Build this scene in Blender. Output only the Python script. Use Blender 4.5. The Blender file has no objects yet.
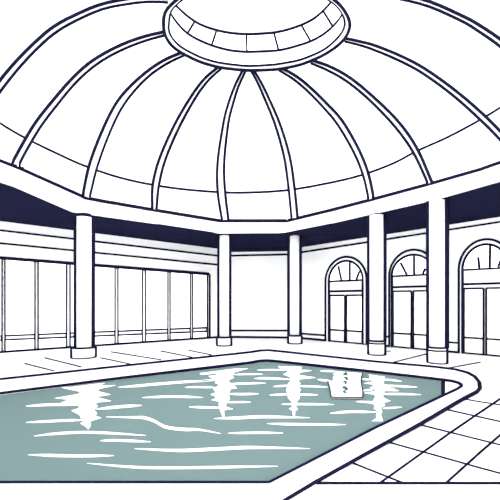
import bpy, bmesh, math
from mathutils import Vector
from mathutils.bvhtree import BVHTree
from mathutils.geometry import tessellate_polygon

# ------------------------------------------------------------------ survey
# eye at 1.6 m, level camera, focal 390 px, horizon on row 301
F, HY, CX, EYE = 390.0, 301.0, 250.0, 1.6

def at(x, y, Y):                      # point at distance Y
    return Vector(((x - CX) / F * Y, Y, EYE + (HY - y) / F * Y))

def gnd(x, y, z=0.0):                 # point on a level surface
    Y = F * (EYE - z) / (y - HY)
    return Vector(((x - CX) / F * Y, Y, z))

class Wall:                            # vertical wall plane through two floor points
    def __init__(s, a, b):
        s.a = Vector(a); d = Vector(b) - s.a; s.len = d.length; s.d = d.normalized()
        s.n = Vector((s.d.y, -s.d.x, 0))          # towards the room
        if s.n.dot(Vector((0, 8, 0)) - s.a) < 0: s.n = -s.n
    def uz(s, x, y):
        r = Vector(((x - CX) / F, 1, 0))
        Y = s.a.dot(s.n) / r.dot(s.n)
        p = at(x, y, Y)
        return (p - s.a).dot(s.d), p.z
    def p(s, u, z, off=0.0):
        return Vector((s.a.x, s.a.y, 0)) + s.d * u + s.n * off + Vector((0, 0, z))
    def px(s, x, y, off=0.0):
        return s.p(*s.uz(x, y), off)

# ------------------------------------------------------------------ materials
def mat(name, col, rough=0.7, spec=0.2, noise=0.0, scale=8):
    m = bpy.data.materials.new(name); m.use_nodes = True
    b = m.node_tree.nodes['Principled BSDF']
    b.inputs['Roughness'].default_value = rough
    b.inputs['Specular IOR Level'].default_value = spec
    b.inputs['Base Color'].default_value = (*col, 1)
    if noise:
        nt = m.node_tree
        tc = nt.nodes.new('ShaderNodeTexCoord'); n = nt.nodes.new('ShaderNodeTexNoise')
        r = nt.nodes.new('ShaderNodeMapRange'); mx = nt.nodes.new('ShaderNodeMix')
        mx.data_type = 'RGBA'; mx.blend_type = 'MIX'
        n.inputs['Scale'].default_value = scale
        r.inputs[3].default_value = 0; r.inputs[4].default_value = 1
        nt.links.new(tc.outputs['Object'], n.inputs['Vector'])
        nt.links.new(n.outputs['Fac'], r.inputs[0]); nt.links.new(r.outputs[0], mx.inputs[0])
        mx.inputs[6].default_value = (*[c * (1 - noise) for c in col], 1)
        mx.inputs[7].default_value = (*[min(1, c * (1 + noise)) for c in col], 1)
        nt.links.new(mx.outputs[2], b.inputs['Base Color'])
    return m

WHITE = mat('white_plaster', (0.96, 0.96, 0.96), 0.8, 0.1, 0.01)
STONE = mat('white_stone', (0.96, 0.96, 0.96), 0.8, 0.1, 0.01, 3)
NAVY = mat('navy_paint', (0.0090, 0.0090, 0.0280), 0.9, 0.0, 0.03)
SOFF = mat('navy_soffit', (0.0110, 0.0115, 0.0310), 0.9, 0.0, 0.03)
TEAL = mat('teal_water', (0.134, 0.194, 0.194), 0.9, 0.0, 0.015, 1.5)
TEALM = mat('teal_marking', (0.05, 0.10, 0.11), 0.9, 0.0)
GREY = mat('grey_edging', (0.05, 0.05, 0.055), 0.9, 0.0)
GLASS = bpy.data.materials.new('window_glass'); GLASS.use_nodes = True
nt = GLASS.node_tree; nt.nodes.clear()
o_ = nt.nodes.new('ShaderNodeOutputMaterial'); mx = nt.nodes.new('ShaderNodeMixShader')
tr = nt.nodes.new('ShaderNodeBsdfTransparent'); gl = nt.nodes.new('ShaderNodeBsdfGlossy')
tr.inputs[0].default_value = (0.97, 0.98, 0.98, 1); gl.inputs['Roughness'].default_value = 0.05
mx.inputs[0].default_value = 0.05
nt.links.new(tr.outputs[0], mx.inputs[1]); nt.links.new(gl.outputs[0], mx.inputs[2]); nt.links.new(mx.outputs[0], o_.inputs[0])

FROST = bpy.data.materials.new('frosted_dome_glass'); FROST.use_nodes = True
nt = FROST.node_tree; nt.nodes.clear()
o_ = nt.nodes.new('ShaderNodeOutputMaterial'); mx = nt.nodes.new('ShaderNodeMixShader')
df = nt.nodes.new('ShaderNodeBsdfDiffuse'); tl = nt.nodes.new('ShaderNodeBsdfTranslucent')
df.inputs[0].default_value = tl.inputs[0].default_value = (0.97, 0.97, 0.97, 1); mx.inputs[0].default_value = 0.55
nt.links.new(df.outputs[0], mx.inputs[1]); nt.links.new(tl.outputs[0], mx.inputs[2]); nt.links.new(mx.outputs[0], o_.inputs[0])

# ------------------------------------------------------------------ mesh builder
class MB:
    def __init__(s, *mats): s.v = []; s.f = []; s.m = []; s.mats = list(mats); s.sm = []
    def mi(s, m):
        if m not in s.mats: s.mats.append(m)
        return s.mats.index(m)
    def add(s, vs, fs, m, smooth=False):
        o = len(s.v); s.v += [Vector(v) for v in vs]; k = s.mi(m)
        for f in fs: s.f.append([i + o for i in f]); s.m.append(k); s.sm.append(smooth)
    def tube(s, pts, px=1.6, m=None, closed=False, sides=6, r=None):
        m = m or NAVY
        pts = [Vector(p) for p in pts]; n = len(pts)
        if n < 2: return
        vs = []; fs = []
        for i, p in enumerate(pts):
            a = pts[(i - 1) % n] if (closed or i) else pts[0]
            b = pts[(i + 1) % n] if (closed or i < n - 1) else pts[-1]
            t = (b - a).normalized()
            if i == 0:
                up = Vector((0, 0, 1)) if abs(t.z) < 0.9 else Vector((1, 0, 0))
                x = t.cross(up).normalized()
            else: x = (x - t * x.dot(t)).normalized()     # carried along, never flips
            y = x.cross(t)
            rr = r if r else px * 1.5 / 2 * max(p.y, 1.0) / F
            for k in range(sides):
                g = 2 * math.pi * k / sides
                vs.append(p + x * math.cos(g) * rr + y * math.sin(g) * rr)
        L = n if closed else n - 1
        for i in range(L):
            j = (i + 1) % n
            for k in range(sides):
                l = (k + 1) % sides
                fs.append([i * sides + k, i * sides + l, j * sides + l, j * sides + k])
        if not closed:
            fs.append(list(range(sides))[::-1]); fs.append([(n - 1) * sides + k for k in range(sides)])
        s.add(vs, fs, m, True)
    def plate(s, loops, off, m):       # flat polygon with holes, given thickness by the vector off
        loops = [[Vector(p) for p in l] for l in loops]; off = Vector(off)
        tris = tessellate_polygon(loops); vs = [p for l in loops for p in l]; n = len(vs)
        fs = [list(t) for t in tris] + [[i + n for i in t][::-1] for t in tris]
        o = 0
        for l in loops:
            k = len(l)
            for i in range(k):
                j = (i + 1) % k; fs.append([o + i, o + j, o + j + n, o + i + n])
            o += k
        s.add(vs + [v + off for v in vs], fs, m)
    def lathe(s, prof, c, m, seg=32):
        vs = []; fs = []
        for r, z in prof:
            for k in range(seg):
                g = 2 * math.pi * k / seg; vs.append(Vector((c.x + r * math.cos(g), c.y + r * math.sin(g), z)))
        for i in range(len(prof) - 1):
            for k in range(seg):
                l = (k + 1) % seg; fs.append([i * seg + k, i * seg + l, (i + 1) * seg + l, (i + 1) * seg + k])
        fs.append(list(range(seg))[::-1]); fs.append([(len(prof) - 1) * seg + k for k in range(seg)])
        s.add(vs, fs, m, True)
    def strip(s, A, B, m, smooth=True):
        n = len(A); s.add(list(A) + list(B), [[i, i + 1, n + i + 1, n + i] for i in range(n - 1)], m, smooth)
    def build(s, name, parent=None, label=None):
        me = bpy.data.meshes.new(name)
        org = Vector((0, 0, 0)); q = parent
        while q: org += Vector(q.location); q = q.parent
        me.from_pydata([v - org for v in s.v], [], s.f)
        for m in s.mats: me.materials.append(m)
        for p, k, sm in zip(me.polygons, s.m, s.sm): p.material_index = k; p.use_smooth = sm
        bm = bmesh.new(); bm.from_mesh(me); bmesh.ops.recalc_face_normals(bm, faces=bm.faces); bm.to_mesh(me); bm.free()
        o = bpy.data.objects.new(name, me); bpy.context.scene.collection.objects.link(o)
        if parent: o.parent = parent
        if label: o['label'] = label
        return o

def tag(o, label, cat, kind=None, group=None):
    o['label'] = label; o['category'] = cat
    if kind: o['kind'] = kind
    if group: o['group'] = group
    return o
def empty(name, loc=(0, 0, 0)):
    o = bpy.data.objects.new(name, None); o.location = loc
    bpy.context.scene.collection.objects.link(o); return o

def spline(pts, n):                     # Catmull-Rom through points
    pts = [Vector(p) for p in pts]; out = []; k = len(pts) - 1
    for i in range(n + 1):
        t = i / n * k; a = min(int(t), k - 1); t -= a
        p1, p2 = pts[a], pts[a + 1]
        p0 = pts[a - 1] if a else p1 * 2 - p2
        p3 = pts[a + 2] if a + 2 <= k else p2 * 2 - p1
        out.append(0.5 * ((2 * p1) + (p2 - p0) * t + (2 * p0 - 5 * p1 + 4 * p2 - p3) * t * t + (3 * p1 - p0 - 3 * p2 + p3) * t ** 3))
    return out

# ------------------------------------------------------------------ floor, pool
ZC = 0.02
inner_px = [(-260, 483), (-150, 413), (20, 391), (125, 377.6), (250, 362.8), (260, 361.0), (267.5, 360.6), (276, 361.3),
            (375, 372.0), (444, 380.0), (452, 381.2), (458, 382.8), (461.5, 384.8), (461.3, 386.8), (457, 389.5), (444, 395.6),
            (375, 428.4), (269, 483)]
outer_px = [(-340, 505), (-178, 399), (20, 377.8), (125, 366.4), (250, 353.0), (260, 351.4), (268, 351.0), (277, 351.8), (375, 362.3),
            (437, 367.8), (456, 370.3), (468, 373.5), (475, 377.3), (479.3, 382.5), (479.8, 388.5), (476.5, 392.3), (462, 399.8), (447, 408.6),
            (420, 424.6), (375, 449.4), (315, 483), (290, 498), (278, 505)]
inner = [gnd(x, y, ZC) for x, y in inner_px]
outer = [gnd(x, y, ZC) for x, y in outer_px]

fl = MB(STONE)
hole = [Vector((p.x, p.y, 0)) for p in [a * 0.5 + b * 0.5 for a, b in zip(
    [gnd(x, y, 0) for x, y in [(-300, 494), (-164, 406), (20, 384.4), (125, 372), (250, 358), (267.5, 355.8), (375, 367), (444, 373.7), (471, 384.5), (444, 402), (375, 439), (292, 483), (280, 494)]],
    [gnd(x, y, 0) for x, y in [(-300, 494), (-164, 406), (20, 384.4), (125, 372), (250, 358), (267.5, 355.8), (375, 367), (444, 373.7), (471, 384.5), (444, 402), (375, 439), (292, 483), (280, 494)]])]]
big = [Vector(p) for p in [(-14, -3, 0), (14, -3, 0), (14, 5, 0), (9, 11, 0), (2.2, 18, 0), (-2.0, 18, 0), (-9, 12.5, 0), (-14, 8.5, 0)]]
fl.plate([big, hole[::-1]], (0, 0, -0.15), STONE)
def joint(px, w=1.4, m=None):
    pts = [gnd(x, y, 0.004) for x, y in px]
    fl.tube(pts, w * 1.12, m or NAVY)
joint([(380, 483), (450, 433), (480, 412.5), (506, 395)])
joint([(446, 483), (480, 452.5), (506, 430)])
joint([(464, 399.2), (480, 402), (506, 406)], 1.2)
joint([(446.5, 409.8), (480, 417.3), (506, 423)])
joint([(420, 425), (480, 440), (506, 446.5)])
joint([(389, 442.5), (480, 468), (506, 475)])
joint([(352.5, 463), (375, 472), (403, 483)])
joint([(316, 483.4), (420, 483.4), (510, 483.4)], 2.0)
for a, b in [((25, 363.7), (54, 371)), ((45, 358), (81, 367)), ((101, 358), (130, 364.2)), ((111, 352), (161, 360)), ((161, 351.2), (192, 357.5)),
             ((189, 350.5), (211, 355)), ((394, 362.3), (427, 354)), ((444, 369), (480, 362.5)), ((385, 351.3), (390.5, 351.4))]:
    fl.tube([gnd(*a, 0.006), gnd((a[0] + b[0]) / 2, (a[1] + b[1]) / 2, 0.006), gnd(*b, 0.006)], 1.15, NAVY)
floor = tag(fl.build('floor'), 'white stone pool deck with thin dark tile joints', 'floor', 'structure')

pool = tag(empty('swimming_pool', (0, 7, 0)), 'sunken pool with a broad white coping and pointed rounded corner', 'swimming pool')
cp = MB(WHITE)
cp.plate([outer, inner[::-1]], (0, 0, -0.05), WHITE)
cp.tube([p + Vector((0, 0, .006)) for p in outer], 2.5, NAVY, True)
cp.tube([p + Vector((0, 0, .006)) for p in inner], 2.0, NAVY, True)
cp.build('coping', pool)
bs = MB(WHITE)
n = len(inner)
lo = [Vector((p.x, p.y, -1.4)) for p in inner]; hi = [Vector((p.x, p.y, -0.03)) for p in inner]
bs.strip(hi + hi[:1], lo + lo[:1], NAVY, False)
bs.plate([lo], (0, 0, -0.1), WHITE)
bs.build('basin', pool, 'dark inner wall of the pool')

ZW = -0.008
st = MB(WHITE)
step = [gnd(x, y, ZW + 0.008) for x, y in [(443.2, 380.6), (452, 381.6), (458, 383.2), (461.2, 385), (461, 387), (457, 390), (443.2, 396)]]
st.plate([step], (0, 0, -1.2), WHITE)
st.tube([step[0], step[0].lerp(step[-1], .5), step[-1]], 2.4, NAVY)
st.build('corner_step', pool, 'white corner ledge at the pointed end of the pool')

# ------------------------------------------------------------------ water
wt = MB(TEAL)
wt.plate([[Vector((p.x, p.y, ZW)) for p in inner]], (0, 0, -0.06), TEAL)
water = tag(wt.build('pool_water'), 'calm teal water filling the pool with painted white highlight lines', 'water', 'stuff')
ZR = ZW + 0.004
def ripple_highlight(px, th):  # thin white mesh standing in for the highlight along a wave
    c = spline([(x, y, 0) for x, y in px], 20); up = []; dn = []
    for i, p in enumerate(c):
        t = i / 20; h = th * .42 * min(1.0, 1.25 * math.sin(math.pi * t) ** 0.8) + 0.08
        up.append((p.x, p.y - h)); dn.append((p.x, p.y + h))
    b = MB(WHITE); b.plate([[gnd(x, y, ZR) for x, y in up + dn[::-1]]], (0, 0, -0.012), WHITE)
    b.build('ripple_highlight', water)
RP = [([(25.8, 406), (50, 404.6), (84, 404.6)], 2.6), ([(25.8, 422.3), (55, 420.8), (88, 419.5)], 2.4), ([(34, 435.8), (62, 433), (95, 432.3), (146, 435.2)], 2.6),
 ([(100, 440.4), (120, 440.3), (151, 441.6)], 2.4), ([(28, 454.5), (70, 455.6), (114, 455.4)], 3), ([(87, 463), (135, 467), (180, 467.6), (230, 466.8), (278, 466)], 2.6),
 ([(134.6, 448.5), (180, 450.3), (220, 448.6), (252, 447.3), (310, 448.4)], 3.3),
 ([(106, 416.8), (135, 417.2), (144, 417.6), (154, 420.7), (166, 427), (185, 429.3), (199, 429.5), (221, 433.4)], 3.3),
 ([(96, 409), (120, 406.6), (142, 405.2)], 3), ([(118, 387), (136, 385.8), (158, 383.8), (190, 381.4), (216, 380.4)], 2.6),
 ([(185, 387.2), (200, 387), (217, 387.4)], 1.8), ([(142, 397.5), (173, 396.4), (203, 397.4)], 2.4), ([(189, 406.8), (205, 407.2), (222, 407.6)], 2.2),
 ([(214, 418.4), (240, 417.6), (262, 416.6), (310, 417.6)], 3), ([(228, 433), (255, 432.6), (283, 432.8)], 2.1), ([(267, 423.4), (300, 424.2), (346, 424.4)], 2.4),
 ([(232, 374.5), (248, 374.1), (263, 374)], 1.6), ([(229, 383.6), (245, 383.4), (266, 383)], 1.7), ([(227, 393.8), (242, 394), (259, 393.6)], 2.1),
 ([(225, 402.2), (238, 402), (251, 402)], 1.7), ([(254, 378.4), (270, 378.2), (290, 379.2)], 2.1), ([(257, 370), (272, 369.7), (288, 370)], 1.4),
 ([(293, 370.7), (302, 370.6), (311.5, 370.5)], 1.8), ([(296, 377), (305, 377), (315.5, 377.6)], 1.6), ([(273, 386.4), (282, 385.8), (290, 385.3)], 1.8),
 ([(296, 386), (310, 386.2), (328, 386.9)], 1.7), ([(269.5, 394.8), (280, 394.4), (290, 394.2)], 1.8), ([(296, 394.3), (306, 394.4), (318, 394.8)], 1.7),
 ([(281.5, 404.1), (305, 404), (334, 404.4)], 2), ([(330, 413.2), (350, 411.6), (377, 412)], 2.5), ([(356, 401.4), (365, 401.8), (375, 401.8)], 1.7),
 ([(320, 370.9), (328, 371), (337, 371.5)], 1.8), ([(317.5, 379.4), (323, 380.1), (331, 380.6)], 2),
 ([(383, 379.6), (390, 379.8), (402, 381.2)], 1.8), ([(383, 385.2), (398, 386), (417.5, 387)], 2), ([(382, 390.2), (390, 390), (399, 390.5)], 1.8),
 ([(382, 394), (398, 393.9), (421, 394.5)], 2), ([(383, 401), (386, 400.8), (390.5, 400.6)], 1.4), ([(383, 408.2), (390, 407.8), (402, 407)], 1.6),
 ([(362, 379), (366, 379.3), (372, 379.4)], 1.6), ([(363, 390.6), (367, 390), (373, 389.6)], 1.8), ([(200, 374), (206, 373.7), (214, 373)], 1.4),
 ([(200, 380.6), (208, 380.2), (216, 379.4)], 1.6), ([(62, 387.6), (70, 388), (80, 389)], 2)]
for p, th in RP: ripple_highlight(p, th)
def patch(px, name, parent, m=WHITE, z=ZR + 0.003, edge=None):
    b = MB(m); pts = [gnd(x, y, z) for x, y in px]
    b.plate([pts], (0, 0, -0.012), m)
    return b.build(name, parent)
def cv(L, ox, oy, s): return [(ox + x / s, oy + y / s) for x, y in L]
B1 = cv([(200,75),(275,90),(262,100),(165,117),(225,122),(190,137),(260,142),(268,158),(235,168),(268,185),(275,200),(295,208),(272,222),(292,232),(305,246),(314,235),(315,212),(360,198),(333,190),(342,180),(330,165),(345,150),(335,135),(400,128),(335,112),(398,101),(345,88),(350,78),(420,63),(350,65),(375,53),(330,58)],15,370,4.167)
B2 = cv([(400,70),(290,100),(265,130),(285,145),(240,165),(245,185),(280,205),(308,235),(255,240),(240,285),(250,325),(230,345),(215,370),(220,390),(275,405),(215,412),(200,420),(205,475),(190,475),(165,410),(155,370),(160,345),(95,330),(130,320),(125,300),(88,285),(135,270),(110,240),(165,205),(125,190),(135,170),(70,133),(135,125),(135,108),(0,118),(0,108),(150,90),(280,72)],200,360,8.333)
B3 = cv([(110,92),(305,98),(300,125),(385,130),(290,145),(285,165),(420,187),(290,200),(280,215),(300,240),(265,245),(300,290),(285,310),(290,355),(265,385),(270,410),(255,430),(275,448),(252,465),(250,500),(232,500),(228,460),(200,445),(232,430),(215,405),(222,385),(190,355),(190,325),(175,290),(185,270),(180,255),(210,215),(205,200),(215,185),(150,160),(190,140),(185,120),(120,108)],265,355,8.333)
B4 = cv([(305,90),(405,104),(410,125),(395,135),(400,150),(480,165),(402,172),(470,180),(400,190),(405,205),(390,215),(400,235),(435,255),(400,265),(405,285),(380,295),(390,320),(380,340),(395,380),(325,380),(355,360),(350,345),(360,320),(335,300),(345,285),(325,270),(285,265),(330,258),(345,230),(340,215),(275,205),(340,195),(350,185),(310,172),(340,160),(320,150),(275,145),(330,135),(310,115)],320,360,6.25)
for b in (B1, B2, B3, B4): patch(b, 'painted_reflection', water)['label'] = 'jagged white column reflection modelled as a flat patch'  # column reflections modelled as flat white meshes, not mirrored by the water

# white mat floating against the far coping
MZ = ZW + 0.03
mpx = cv([(155,60),(425,82),(412,130),(411,170),(420,220),(428,262),(427,310),(415,325),(400,325),(260,324),(125,320),(112,312),(107,285),(103,255),(92,205),(78,160),(125,158),(135,135),(128,118),(152,103),(130,85),(160,78)],320,365,10)
mm = MB(WHITE); mp = [gnd(x, y, MZ) for x, y in mpx]
mm.plate([mp], (0, 0, -0.018), WHITE)
mm.tube([gnd(x, y, MZ + 0.003) for x, y in mpx[1:16]], 0.9, GREY)
mat_o = tag(mm.build('floating_mat'), 'small white mat lying on the water against the far coping', 'float')
for q in [[(228,90),(245,75),(262,68),(270,78),(278,98),(262,104),(250,98),(240,104)], [(240,112),(258,118),(262,112),(272,118),(284,140),(272,152),(256,150),(262,140),(240,128)],
          [(225,172),(240,158),(266,160),(272,178),(250,196),(244,188),(252,176)], [(222,212),(255,210),(272,225),(284,238),(268,254),(245,254),(272,278),(240,278),(222,262),(240,256),(250,240),(222,228)]]:
    b = MB(TEALM); b.plate([[gnd(x, y, MZ + 0.006) for x, y in cv(q, 320, 365, 10)]], (0, 0, -0.005), TEALM); b.build('squiggle', mat_o, 'teal squiggle mark')

# ------------------------------------------------------------------ walls
A0, A1 = gnd(20, 351.5), gnd(216, 338)
WL = Wall(A0, A1)
C1 = WL.px(222, 330); C1.z = 0
WR = Wall(gnd(302, 339), gnd(480, 355))
C2 = WR.px(296, 330); C2.z = 0
WB = Wall(C1, C2)
TH = 0.18
BIG = -6.5
def zt(W, x0, y0, x1, y1):              # top height of a wall as a line through two image points
    (u0, z0), (u1, z1) = W.uz(x0, y0), W.uz(x1, y1)
    return lambda u: z0 + (z1 - z0) * (u - u0) / (u1 - u0)
topL = zt(WL, 20, 223.6, 216, 248.5); topB = lambda u: 3.78
topR = zt(WR, 302, 247.3, 480, 220)
uC1 = WL.uz(222, 330)[0]; uC2 = WR.uz(296, 330)[0]
uw0 = BIG + 1.2; uw1 = WL.uz(208.6, 330)[0]
headL = zt(WL, 20, 259.5, 209, 274)
wl = MB(WHITE)
loop = [WL.p(BIG, -.0), WL.p(uw0, 0), WL.p(uw0, headL(uw0)), WL.p(uw1, headL(uw1)), WL.p(uw1, 0), WL.p(uC1, 0), WL.p(uC1, topL(uC1)), WL.p(BIG, topL(BIG))]
wl.plate([loop], -WL.n * TH, WHITE)
def wline(b, W, px, w=1.5, off=0.0, m=None):
    (ua, za), (ub, zb) = W.uz(*px[0]), W.uz(*px[-1])
    n = 8
    b.tube([W.p(ua + (ub - ua) * i / n, za + (zb - za) * i / n, off) for i in range(n + 1)], w, m)
wline(wl, WL, [(-70, 222.1), (222, 256.3)], 1.4)
wline(wl, WL, [(-70, 236.3), (222, 265.2)], 1.4)
wline(wl, WL, [(209.5, 338.6), (222, 337.7)], 3.0)
tag(wl.build('wall_left'), 'long white wall left of the pool with two thin cornice lines', 'wall', 'structure')

win = tag(empty('window_1', WL.p(0, 0)), 'long floor-height window wall with slim white mullions and a low rail', 'window', 'structure')
fr = MB(WHITE)
wline(fr, WL, [(-70, 252.5), (208.6, 274)], 2.4)
wline(fr, WL, [(-70, 357.8), (208.6, 338.6)], 3.0)
wline(fr, WL, [(207.3, 274), (207.3, 338.6)], 1.4); wline(fr, WL, [(209.6, 274), (209.6, 338.6)], 1.6)
fr.plate([[WL.p(uw0, 0, -.05), WL.p(uw1, 0, -.05), WL.p(uw1, .05, -.05), WL.p(uw0, .05, -.05)]], -WL.n * .08, WHITE)
fr.build('window_frame', win)
posts = [(-66, -62), (-31, -27), (2.0, 5.2), (35, 38.4), (66.7, 70.4), (115.2, 118.4), (142.6, 146), (168.1, 170.6), (190.6, 193)]
for a, b in posts:
    m = MB(WHITE)
    yt = 258.2 + (a + 12) * .074; yb = 351.5 - (a - 20) * .0689
    m.plate([[WL.px(a, yt, -.04), WL.px(b, yt, -.04), WL.px(b, yb, -.04), WL.px(a, yb, -.04)]], -WL.n * .06, WHITE)
    wline(m, WL, [(a, yt), (a, yb)], 1.05, -.03); wline(m, WL, [(b, yt), (b, yb)], 1.05, -.03)
    m.build('mullion', win)
spans = [(posts[i][1], posts[i + 1][0]) for i in range(len(posts) - 1)] + [(193, 207)]
for a, b in spans:
    r1 = lambda x: 335.2 - (x - 20) * .0406; r2 = lambda x: 339.4 - (x - 20) * .0422
    m = MB(WHITE)
    m.plate([[WL.px(a, r1(a), -.05), WL.px(b, r1(b), -.05), WL.px(b, r2(b), -.05), WL.px(a, r2(a), -.05)]], -WL.n * .05, WHITE)
    wline(m, WL, [(a, r1(a)), (b, r1(b))], 1.3, -.045); wline(m, WL, [(a, r2(a)), (b, r2(b))], 1.3, -.045)
    m.build('rail', win)
    g = MB(GLASS); t = lambda x: 258.2 + (x + 12) * .074; q = lambda x: 351.5 - (x - 20) * .0689
    g.plate([[WL.px(a, t(a), -.08), WL.px(b, t(b), -.08), WL.px(b, q(b), -.08), WL.px(a, q(a), -.08)]], -WL.n * .01, GLASS)
    g.build('pane', win)

wb = MB(WHITE)
wb.plate([[WB.p(0, 0), WB.p(WB.len, 0), WB.p(WB.len, topR(uC2) ), WB.p(0, topL(uC1))]], -WB.n * TH, WHITE)
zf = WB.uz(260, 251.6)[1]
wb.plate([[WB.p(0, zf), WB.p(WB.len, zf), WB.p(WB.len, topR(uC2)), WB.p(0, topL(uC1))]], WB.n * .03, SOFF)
wline(wb, WB, [(224, 255.9), (295, 254.3)], 1.4)
tag(wb.build('wall_back'), 'plain white wall at the far end of the pool hall', 'wall', 'structure')
def baseboard(name, W, a, b, ytop, ybot, label, w1=1.4, w2=3.0):
    bb = MB(WHITE)
    q = [W.px(a, ytop[0]), W.px(b, ytop[1]), W.px(b, ybot[1]), W.px(a, ybot[0])]
    q[2].z = 0; q[3].z = 0
    bb.plate([q], W.n * .025, WHITE)
    bb.tube([q[0] + W.n * .02, q[1] + W.n * .02], w1); bb.tube([q[3] + W.n * .02, q[2] + W.n * .02], w2)
    return tag(bb.build(name), label, 'baseboard', 'structure')
baseboard('baseboard_back', WB, 223, 295, (330.5, 330.6), (337.6, 338.2), 'white baseboard along the far end wall')

# doors in the right wall ------------------------------------------------
def U(x, y=300): return WR.uz(x, y)[0]
def Z(x, y): return WR.uz(x, y)[1]
doors = []
def dspec(xl, xli, xc, ysp, yao, yai, ytr, ydt, yk, yb):
    uC = U(xc)
    return dict(uc=uC, R=uC - U(xl), r=uC - U(xli), sp=Z(xli, ysp), ao=Z(xc, yao), ai=Z(xc, yai), tr=Z(xli, ytr), dt=Z(xli, ydt), k=Z(xli, yk))
D = [dspec(326, 329.3, 345.6, 281.4, 257, 261, 291.4, 295, 329.6, 343.2),
     dspec(389.7, 392.2, 412.4, 276.2, 250, 254.9, 287.2, 290.8, 333, 347.2),
     dspec(459.2, 462.8, 485.0, 270, 239.5, 244.5, 284.3, 288.0, 337.4, 353.5)]
fans = [[((338, 266), (341.2, 280.4)), ((349.5, 261.8), (349.5, 279.9)), ((359.2, 271), (356.3, 279.2))],
        [((400.3, 262.6), (406.5, 274.8)), ((413.8, 255.8), (413.8, 274.4)), ((425, 268.3), (422.6, 273.8))],
        [((478, 257), (479.2, 268.6)), ((490, 245), (489.5, 267.6)), ((503, 254), (498, 267))]]
def arch(d, R, za, n=20, z0=0.0):
    pts = [(d['uc'] - R, z0)]
    for i in range(n + 1):
        g = math.pi * (1 - i / n)
        pts.append((d['uc'] + R * math.cos(g), d['sp'] + (za - d['sp']) * math.sin(g)))
    pts.append((d['uc'] + R, z0)); return pts
wr = MB(WHITE)
uEnd = 14.0
outerloop = [(uC2, 0)]
for d in D: outerloop += arch(d, d['R'] - .01, d['ao'] - .01)
outerloop += [(uEnd, 0), (uEnd, topR(uEnd)), (uC2, topR(uC2))]
wr.plate([[WR.p(u, z) for u, z in outerloop]], -WR.n * TH, WHITE)
wline(wr, WR, [(297, 253.0), (600, 206.7)], 1.4)
tag(wr.build('wall_right'), 'white wall right of the pool with three arched doorways', 'wall', 'structure')
names = ['arched double door with fan light nearest the far corner', 'arched double door with fan light between the two right-hand columns',
         'arched double door with fan light at the right edge, right of the last column']
for i, (d, fb) in enumerate(zip(D, fans)):
    dr = tag(empty('door_%d' % (i + 1), WR.p(d['uc'], 0)), names[i], 'door', 'structure')
    a = MB(WHITE)
    oa = arch(d, d['R'], d['ao']); ia = arch(d, d['r'], d['ai'])
    a.plate([[WR.p(u, z) for u, z in oa + ia[::-1]]], WR.n * .03, WHITE)
    a.tube([WR.p(u, z, .03) for u, z in oa], 1.6); a.tube([WR.p(u, z, .03) for u, z in ia], 1.6)
    a.build('door_frame', dr)
    uc, r, sp, tr, dt = d['uc'], d['r'], d['sp'], d['tr'], d['dt']
    fg = MB(GLASS)
    fa = [(uc + r * math.cos(math.pi * (1 - k / 20)), sp + (d['ai'] - sp) * math.sin(math.pi * k / 20)) for k in range(21)]
    fg.plate([[WR.p(u, z, -.04) for u, z in fa]], -WR.n * .01, GLASS)
    fo = fg.build('fan_light', dr)
    bars = MB(NAVY)
    for p, q in fb: bars.tube([WR.px(*p, -.02), WR.px(*q, -.02)], 1.6)
    bars.tube([WR.p(uc - r, sp, .008), WR.p(uc + r, sp, .008)], 1.5)
    bars.build('glazing_bar', fo)
    t = MB(WHITE)
    t.plate([[WR.p(uc - r, dt), WR.p(uc + r, dt), WR.p(uc + r, sp), WR.p(uc - r, sp)]], -WR.n * .08, WHITE)
    t.tube([WR.p(uc - r, tr, .005), WR.p(uc + r, tr, .005)], 1.6)
    t.build('transom', dr)
    for s in (-1, 1):
        lf = MB(WHITE)
        ua, ub = (uc - r + .03, uc - .035) if s < 0 else (uc + .035, uc + r - .03)
        fw = .05; zz0, zz1 = .02, dt - .02
        O = [(ua, zz0), (ub, zz0), (ub, zz1), (ua, zz1)]
        k = d['k']
        G1 = [(ua + fw, k + fw), (ub - fw, k + fw), (ub - fw, zz1 - fw), (ua + fw, zz1 - fw)]
        lf.plate([[WR.p(u, z, -.01) for u, z in O], [WR.p(u, z, -.01) for u, z in G1[::-1]]], -WR.n * .05, WHITE)
        for k4 in range(4): lf.tube([WR.p(*O[k4], .012), WR.p(*O[(k4 + 1) % 4], .012)], 1.25)
        lf.tube([WR.p(ua, k, .004), WR.p(ub, k, .004)], 1.2)
        lo_ = lf.build('door_leaf', dr)
        g = MB(GLASS); g.plate([[WR.p(u, z, -.03) for u, z in G1]], -WR.n * .01, GLASS); g.build('glass_pane', lo_)
    th = MB(WHITE)
    th.plate([[WR.p(uc - .06, .0), WR.p(uc + .06, 0), WR.p(uc + .06, dt), WR.p(uc - .06, dt)]], -WR.n * .09, WHITE)
    th.build('meeting_stile', dr)
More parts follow.
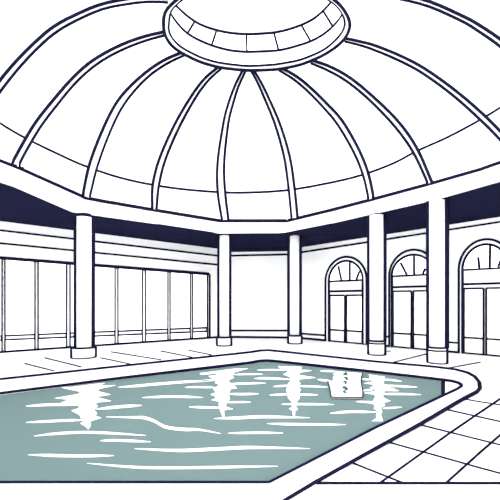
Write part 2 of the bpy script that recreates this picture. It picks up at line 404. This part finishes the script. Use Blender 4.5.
# baseboards between the doors
def bbR(u0, u1, name, label, zt_):
    bb = MB(WHITE); q = [WR.p(u0, zt_), WR.p(u1, zt_), WR.p(u1, 0), WR.p(u0, 0)]
    bb.plate([q], WR.n * .022, WHITE)
    bb.tube([q[0] + WR.n * .02, q[1] + WR.n * .02], 1.4); bb.tube([q[3] + WR.n * .02, q[2] + WR.n * .02], 3.0)
    return tag(bb.build(name), label, 'baseboard', 'structure')
bbR(uC2 + .05, D[0]['uc'] - D[0]['R'] - .02, 'baseboard_right', 'white baseboard between the far corner and the first arched door', Z(310, 334.2))
bbR(D[0]['uc'] + D[0]['R'] + .02, D[1]['uc'] - D[1]['R'] - .02, 'baseboard_right.001', 'short white baseboard between the first and second arched doors', Z(386, 336.6))
b3 = bbR(D[1]['uc'] + D[1]['R'] + .02, D[2]['uc'] - D[2]['R'] - .02, 'baseboard_right.002', 'short white baseboard between the second and third arched doors', Z(450, 342.3))
# the door sills
sl = MB(WHITE)
for d in D: sl.tube([WR.p(d['uc'] - d['r'], .01, .0), WR.p(d['uc'] + d['r'] + .1, .01, .0)], 1.8)
tag(sl.build('trim_1'), 'dark sill strips at the foot of the arched doors', 'trim', 'structure')

# ------------------------------------------------------------------ ring beam and soffit
CT = Vector((0.15, 9.2, 0))
bot = [(19.5, 187, 8.28), (76, 212, 10.6), (100, 215.5, 11.6), (160, 224, 12.8), (220, 233, 13.5), (284, 232.6, 14.2), (330, 223.4, 13.0), (372, 213.7, 11.5), (431, 200, 10.0), (480, 186, 8.82)]
topp = [(19.5, 168.3, 8.28), (85, 197.6, 10.6), (106, 201.7, 11.6), (160, 211, 12.8), (220, 220.8, 13.5), (287, 220.8, 14.2), (330, 210.4, 13.0), (372, 199.5, 11.5), (431, 183.5, 10.0), (480, 169.5, 8.82)]
nearb = [Vector(p) for p in [(6.0, 7.2, 4.22), (6.3, 5.4, 4.2), (5.4, 3.6, 4.2), (3.4, 2.6, 4.15), (0.2, 2.3, 4.1), (-3.1, 2.6, 4.05), (-5.1, 3.8, 4.02), (-5.6, 5.9, 4.01)]]
loopB = [at(*p) for p in bot] + nearb
loopT = [at(*p) for p in topp] + [p + Vector((0, 0, .42)) for p in nearb]
ceil = tag(empty('ceiling', (0.15, 9.2, 4.0)), 'great white ribbed dome with a round lantern above a dark soffit', 'ceiling', 'structure')
rb = MB(WHITE); nB = len(loopB)
rb.strip(loopB + loopB[:1], loopT + loopT[:1], WHITE, False)
def outw(p, k): 
    d = Vector((p.x - CT.x, p.y - CT.y, 0)).normalized(); return p + d * k
oB = [outw(p, .12) for p in loopB]; oT = [outw(p, .3) for p in loopT]
rb.strip(oB + oB[:1], loopB + loopB[:1], WHITE, False)
rb.strip(oT + oT[:1], oB + oB[:1], WHITE, False)
rb.tube(loopT, 2.5, NAVY, True)
rb.build('ring_beam', ceil)
# soffit
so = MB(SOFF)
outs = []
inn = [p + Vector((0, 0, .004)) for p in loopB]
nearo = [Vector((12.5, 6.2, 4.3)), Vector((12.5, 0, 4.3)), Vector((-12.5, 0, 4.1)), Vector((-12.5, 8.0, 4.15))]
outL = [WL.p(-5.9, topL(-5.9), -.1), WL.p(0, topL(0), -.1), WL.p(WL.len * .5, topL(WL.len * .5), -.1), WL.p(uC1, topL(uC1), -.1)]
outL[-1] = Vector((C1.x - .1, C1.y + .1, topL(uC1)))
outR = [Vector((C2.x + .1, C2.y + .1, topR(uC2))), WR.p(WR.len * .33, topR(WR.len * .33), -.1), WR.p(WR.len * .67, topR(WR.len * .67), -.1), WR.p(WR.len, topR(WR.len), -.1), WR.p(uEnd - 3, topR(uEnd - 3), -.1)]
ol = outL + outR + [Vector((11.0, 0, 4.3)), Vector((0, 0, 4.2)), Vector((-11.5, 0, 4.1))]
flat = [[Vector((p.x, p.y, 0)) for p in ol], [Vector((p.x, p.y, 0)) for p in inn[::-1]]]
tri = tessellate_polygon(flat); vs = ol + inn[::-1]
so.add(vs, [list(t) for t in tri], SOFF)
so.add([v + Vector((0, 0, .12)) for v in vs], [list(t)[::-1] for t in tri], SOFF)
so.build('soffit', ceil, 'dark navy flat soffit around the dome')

# ------------------------------------------------------------------ dome
def polar(pts):
    return sorted(((math.atan2(p.y - CT.y, p.x - CT.x) % (2 * math.pi), math.hypot(p.x - CT.x, p.y - CT.y), p.z) for p in pts))
def samp(pts, n=144):                   # closed loop resampled by azimuth, straight segments kept
    P = polar(pts); out = []
    for i in range(n):
        g = 2 * math.pi * i / n; d = Vector((math.cos(g), math.sin(g), 0))
        for k in range(len(P)):
            a = P[k]; b = P[(k + 1) % len(P)]
            ga, gb = a[0], b[0] + (2 * math.pi if k == len(P) - 1 else 0)
            gg = g if g >= ga or k < len(P) - 1 else g + 2 * math.pi
            if ga <= gg <= gb or (k == len(P) - 1 and (g <= b[0] or g >= ga)):
                A = Vector((a[1] * math.cos(a[0]), a[1] * math.sin(a[0]), a[2])); B = Vector((b[1] * math.cos(b[0]), b[1] * math.sin(b[0]), b[2]))
                den = (B - A).x * d.y - (B - A).y * d.x
                t = (A.y * d.x - A.x * d.y) / den if abs(den) > 1e-9 else 0
                q = A.lerp(B, max(0, min(1, t))); out.append(Vector((q.x + CT.x, q.y + CT.y, q.z))); break
    return out
def ringpx(px, z, extra=(), yc=9.4):    # level ring: far half surveyed, near half its mirror
    pts = [Vector(((x - CX) / F * (F * (z - EYE) / (HY - y)), F * (z - EYE) / (HY - y), z)) for x, y in px]
    pts += [Vector((x, y, z)) for x, y in extra]
    lo_l = min(p.y for p in pts if p.x < 0); lo_r = min(p.y for p in pts if p.x > 0)
    mir = [Vector((p.x, 2 * yc - p.y, z)) for p in pts if 2 * yc - p.y < (lo_l if p.x < 0 else lo_r) - .12]
    P = samp(pts + mir, 96); n = len(P)
    for _ in range(3): P = [(P[i - 1] + P[i] * 2 + P[(i + 1) % n]) / 4 for i in range(n)]
    return P
Q1 = ringpx([(164.5,17.5),(162.5,25),(165,35),(172,45),(184,52),(200,60),(220,65.5),(247,68.3),(275,67.5),(300,63),(325,52.5),(342.5,40),(350,29),(351,19)], 8.15)
Q2 = ringpx([(170,19),(167,25),(169.5,32.5),(179,44),(200,55),(217.5,60.5),(247,64),(275,62.5),(300,58),(325,47.5),(341,32.5),(347,20)], 8.2)
Q3 = ringpx([(174,19),(179,26),(187.5,34.5),(200,41),(212,46),(230,51),(247.5,52.3),(279,51),(292.5,47.5),(311,42),(325,34),(334,26),(341,18)], 8.62, [(-2.0, 9.4), (2.3, 9.4)])
Q4 = ringpx([(189,18),(200,25),(216,30.5),(232.5,33.5),(247.5,34.5),(274,33),(287.5,30),(302.5,25),(316,18)], 9.2, [(-2.1, 9.4), (2.2, 9.4), (-1.97, 9.95), (2.07, 9.95)])
NA, NT = 144, 28
bb_ = samp(loopT, NA); tt_ = samp(Q1, NA)
gv = []
for j in range(NT + 1):
    t = j / NT * math.pi / 2; c, s_ = math.cos(t) ** .95, math.sin(t) ** .95
    for i in range(NA):
        b, q = bb_[i], tt_[i]
        w = Vector((q.x + (b.x - q.x) * c, q.y + (b.y - q.y) * c, b.z + (q.z - b.z) * s_)); gv.append(w)
gf = [[j * NA + i, j * NA + (i + 1) % NA, (j + 1) * NA + (i + 1) % NA, (j + 1) * NA + i] for j in range(NT) for i in range(NA)]
bvh = BVHTree.FromPolygons(gv, gf)
sh = MB(FROST); sh.add(gv, gf, FROST, True)
CAM = Vector((0, 0, EYE))
def dome(x, y, off=0.0, snap=False):
    d = Vector(((x - CX) / F, 1, (HY - y) / F)).normalized()
    h = bvh.ray_cast(CAM, d)[0]
    if h is None:
        if not snap: return None
        tx, ty = (x, y)
        for k in range(40):               # slide towards the middle of the shell
            x += (255 - x) * .004; y += (130 - y) * .012
            h = bvh.ray_cast(CAM, Vector(((x - CX) / F, 1, (HY - y) / F)).normalized())[0]
            if h: break
        if h is None: return None
    c = Vector((CT.x, CT.y, 4.2)); return h + (c - h).normalized() * off
lat = spline([(-75, 76, 0), (-40, 98, 0), (-8, 118, 0), (10, 129.5, 0), (30, 140.5, 0), (58, 154, 0), (85, 166, 0), (125, 179, 0), (170, 187.6, 0), (216, 192, 0), (250, 192.5, 0), (289, 190, 0), (330, 182.8, 0), (362, 175, 0), (393, 163.5, 0), (417, 151, 0), (445, 138.5, 0), (471, 125, 0), (490, 114, 0), (506, 104, 0), (540, 84, 0), (580, 61, 0)], 120)
hits = [dome(p.x, p.y) for p in lat]
sh.tube([h for h in hits if h], 1.7)
sh.build('dome_shell', ceil)

ribs = [  # (x, y, spacing of the two edges)
 [(-56, 170, 7), (-40, 143, 7), (-22, 112, 7), (0, 81, 7), (19, 58.5, 6.5), (37, 40.5, 6), (52, 28, 6), (71, 17, 5.5), (100, 4.5, 5), (130, -1.5, 5), (150, -3, 4.4), (167, -2, 3.5)],
 [(9, 171, 7), (20, 150, 6.5), (35.5, 124, 6.5), (53, 101.5, 6), (70, 81.5, 5.5), (87, 65.5, 5.5), (105, 53.5, 5), (125, 43.7, 4.8), (145, 36.5, 4.2), (163, 31.8, 3.5)],
 [(84.3, 197, 7), (92.5, 163, 8), (107.5, 124.5, 7.5), (122, 98.5, 7), (143, 76, 5), (163, 61.5, 4.4), (184, 51.5, 3.4)],
 [(153.5, 209.5, 4.2), (155, 185, 6.2), (162, 158, 6), (176.5, 125, 5.5), (193, 96, 4.6), (206, 78.5, 4), (220, 66, 3)],
 [(225, 220.5, 6.5), (221.2, 192, 7.5), (220.6, 163, 6.8), (225.5, 123.5, 5.2), (230.5, 103, 4.8), (237, 84, 3.8), (244.3, 69, 3)],
 [(294.8, 218, 6), (292, 190, 6), (287.2, 157, 5.8), (277.5, 123.5, 5), (266, 96, 4.2), (258.5, 80, 3.4), (252, 69, 2.5)],
 [(372.8, 200.5, 5), (367, 175, 5.5), (357.5, 151, 5.8), (341, 122.5, 6), (325, 104, 5), (309, 88, 4.5), (295, 76.5, 4), (280, 67.5, 3)],
 [(432, 183.2, 4), (417, 150.5, 5.2), (398.5, 124, 6), (373.5, 98.5, 5), (350, 79, 4.8), (330, 67.5, 4.4), (312, 60.3, 3)],
 [(522, 156, 6), (500, 132, 6), (480, 112.5, 6), (455, 91, 5.4), (425, 69.5, 5.2), (400, 56.3, 5), (375, 46, 4.5), (360, 41.5, 3.6), (346, 38.2, 3)],
 [(600, 155, 7), (580, 124, 7), (557, 95, 7), (530, 66, 6), (505, 43, 6), (480, 25.6, 5.6), (464, 16.5, 5), (430, 1.5, 5), (395, -7, 5), (368, -9, 4.5), (348, -7, 3.5)],
]
for R_ in ribs:
    sp_ = spline(R_, 36); A = []; B = []
    for i, p in enumerate(sp_):
        a = sp_[max(0, i - 1)]; b = sp_[min(36, i + 1)]
        tx, ty = b.x - a.x, b.y - a.y; l = math.hypot(tx, ty); nx, ny = -ty / l, tx / l; h = p.z / 2
        pa = (p.x + nx * h, p.y + ny * h); pb = (p.x - nx * h, p.y - ny * h)
        ha, hb = dome(*pa, .05, True), dome(*pb, .05, True)
        if ha and hb: A.append((ha, dome(*pa, -.02, True))); B.append((hb, dome(*pb, -.02, True)))
    m = MB(WHITE)
    m.strip([a[0] for a in A], [b[0] for b in B], WHITE)
    m.strip([a[0] for a in A], [a[1] for a in A], WHITE); m.strip([b[0] for b in B], [b[1] for b in B], WHITE)
    m.tube([a[0] for a in A], 2.0); m.tube([b[0] for b in B], 2.0)
    m.build('dome_rib', ceil)

def ringstrip(m, P, Q, mt): m.strip(P + P[:1], Q + Q[:1], mt)
oc = MB(WHITE)
P1 = samp(Q1, 96); P2 = samp(Q2, 96); P3 = samp(Q3, 96); P4 = samp(Q4, 96)
dn = Vector((0, 0, -.06))
ringstrip(oc, [p + dn for p in P1], [p + dn for p in P2], WHITE)
ringstrip(oc, [p + dn for p in P1], [outw(p, .1) + Vector((0, 0, .05)) for p in P1], WHITE)
oc.tube([p + dn for p in P1], 2.2, NAVY, True); oc.tube([p + dn for p in P2], 1.5, NAVY, True)
oc.build('oculus_ring', ceil)
dr_ = MB(WHITE); ringstrip(dr_, P2, P3, WHITE); dr_.tube(P3, 2.0, NAVY, True); dr_.build('lantern_drum', ceil)
ln = MB(GLASS)
ringstrip(ln, P3, P4, GLASS)
lo2 = ln.build('lantern_glazing', ceil)
cap = MB(WHITE)
apex = Vector((CT.x, CT.y, 10.1)); n4 = len(P4)
prev = P4
for k in (1, 2, 3, 4):
    t = k / 4 * math.pi / 2
    cur = [Vector((apex.x + (p.x - apex.x) * max(math.cos(t), .001), apex.y + (p.y - apex.y) * max(math.cos(t), .001), p.z + (apex.z - p.z) * math.sin(t))) for p in P4]
    ringstrip(cap, prev, cur, WHITE); prev = cur
cap.tube(P4, 1.6, NAVY, True)
cap.build('lantern_cap', ceil)
def near(P, x, y):
    best = None
    for i in range(len(P)):
        for f in (0, .25, .5, .75):
            p = P[i].lerp(P[(i + 1) % len(P)], f)
            q = (CX + F * p.x / p.y, HY - F * (p.z - EYE) / p.y); e = (q[0] - x) ** 2 + (q[1] - y) ** 2
            if best is None or e < best[0]: best = (e, p)
    return best[1]
for a, b in [((194, 22), (187, 34)), ((216, 31), (212, 46)), ((246.5, 35), (247, 52)), ((274.5, 34), (279, 51)), ((302, 26), (311, 42)), ((326, 14), (333, 27))]:
    m = MB(NAVY)
    u, v = near(P4, *a), near(P3, *b); mid = u.lerp(v, .5)
    m.tube([u, mid, v], 1.5); m.build('glazing_bar', ceil)
# near side bars of the lantern, behind the frame's top edge
for k in range(52, 92, 6):
    m = MB(NAVY); m.tube([P4[k], P3[k]], 1.2); m.build('glazing_bar', ceil)

# ------------------------------------------------------------------ columns
cols = [  # xl, xr, wl, wr, top y, base xl, xr, base top y, rim y, bottom y
 (76.3, 92.1, 2.6, 3.2, 216, 72.6, 94.8, 348.4, None, 358.6, 'white round column at far left, standing in front of the window wall'),
 (218.8, 229.8, 2.5, 2.6, 235, 217.3, 231.0, 337.6, None, 345.8, 'slim white column by the left far corner, beside the end of the window wall'),
 (289.0, 300.0, 2.8, 2.8, 232.5, 288.5, 301.3, 335.9, None, 343.7, 'slim white column just right of the plain far wall, left of the first arched door'),
 (369.1, 384.0, 2.5, 3.0, 214, 368.9, 384.4, 341.4, 343.9, 355.2, 'white column between the first and second arched doors'),
 (428.9, 445.2, 2.8, 3.8, 199, 428.6, 445.8, 348.2, 351.2, 363.8, 'thick white column at the right, in front of the second arched door'),
]
for xl, xr, w1, w2, yt, bl, br, ybt, yrim, yb, lab in cols:
    Yf = F * EYE / (yb + .7 - HY)
    rb_ = (br - bl) / 2 * (Yf + .25) / F; Yc = Yf + rb_; rs = (xr - xl) / 2 * Yc / F
    ctr = Vector((((xl + xr) / 2 - CX) / F * Yc, Yc, 0)); cb = Vector((((bl + br) / 2 - CX) / F * Yc, Yc, 0))
    zT = EYE + (HY - yt) / F * (Yc - rs); zB = EYE - (ybt - HY) / F * (Yc - rb_)
    col = tag(empty('column', ctr), lab, 'column', 'thing', 'columns around the pool')
    view = Vector((ctr.x, ctr.y, 0)).normalized(); side = Vector((view.y, -view.x, 0))
    s = MB(WHITE)
    s.lathe([(rs, zB), (rs, zT)], ctr, WHITE)
    s.lathe([(rs - .03, zT), (rs - .03, zT + .1)], ctr, NAVY)
    for sg, w in ((-1, w1), (1, w2)):
        q = ctr + side * sg * rs * .97 - view * rs * .24
        s.tube([Vector((q.x, q.y, z)) for z in (zB, (zB + zT) / 2, zT)], w * 1.08)
    s.build('shaft', col, 'white shaft with dark edge strips')
    b = MB(WHITE)
    b.lathe([(rb_, 0.002), (rb_, zB), (rs * .9, zB + .01)], cb, WHITE)
    def ring(z, r, w):
        b.tube([Vector((cb.x + r * math.cos(g), cb.y + r * math.sin(g), z)) for g in [2 * math.pi * k / 32 for k in range(32)]], 0, NAVY, True, 6, w / 2 * Yf / F)
    ring(zB, rb_, 2.0); ring(.004, rb_, 2.2)
    if yrim: ring(EYE - (yrim - HY) / F * (Yc - rb_), rb_, 1.8)
    for sg in (-1, 1):
        q = cb + side * sg * rb_ * .97 - view * rb_ * .24
        b.tube([Vector((q.x, q.y, z)) for z in (.02, zB)], 2.4)
    b.build('base', col)

# ------------------------------------------------------------------ light, camera
w = bpy.data.worlds.new('sky'); bpy.context.scene.world = w; w.use_nodes = True
bg = w.node_tree.nodes['Background']; bg.inputs[0].default_value = (1, 1, 1, 1); bg.inputs[1].default_value = 1.0
cd = bpy.data.cameras.new('camera'); cam = bpy.data.objects.new('camera', cd); bpy.context.scene.collection.objects.link(cam)
cam.location = (0, 0, EYE); cam.rotation_euler = (math.pi / 2, 0, 0)
cd.sensor_width = 36; cd.lens = F / 500 * 36; cd.shift_y = (HY - 250) / 500; cd.clip_end = 200
sc = bpy.context.scene; sc.camera = cam
sc.view_settings.view_transform = 'Standard'; sc.view_settings.look = 'None'; sc.view_settings.gamma = 1
sc.view_settings.use_curve_mapping = False
sc.view_settings.exposure = 2.1
sc.cycles.max_bounces = 16; sc.cycles.diffuse_bounces = 12; sc.cycles.transparent_max_bounces = 12
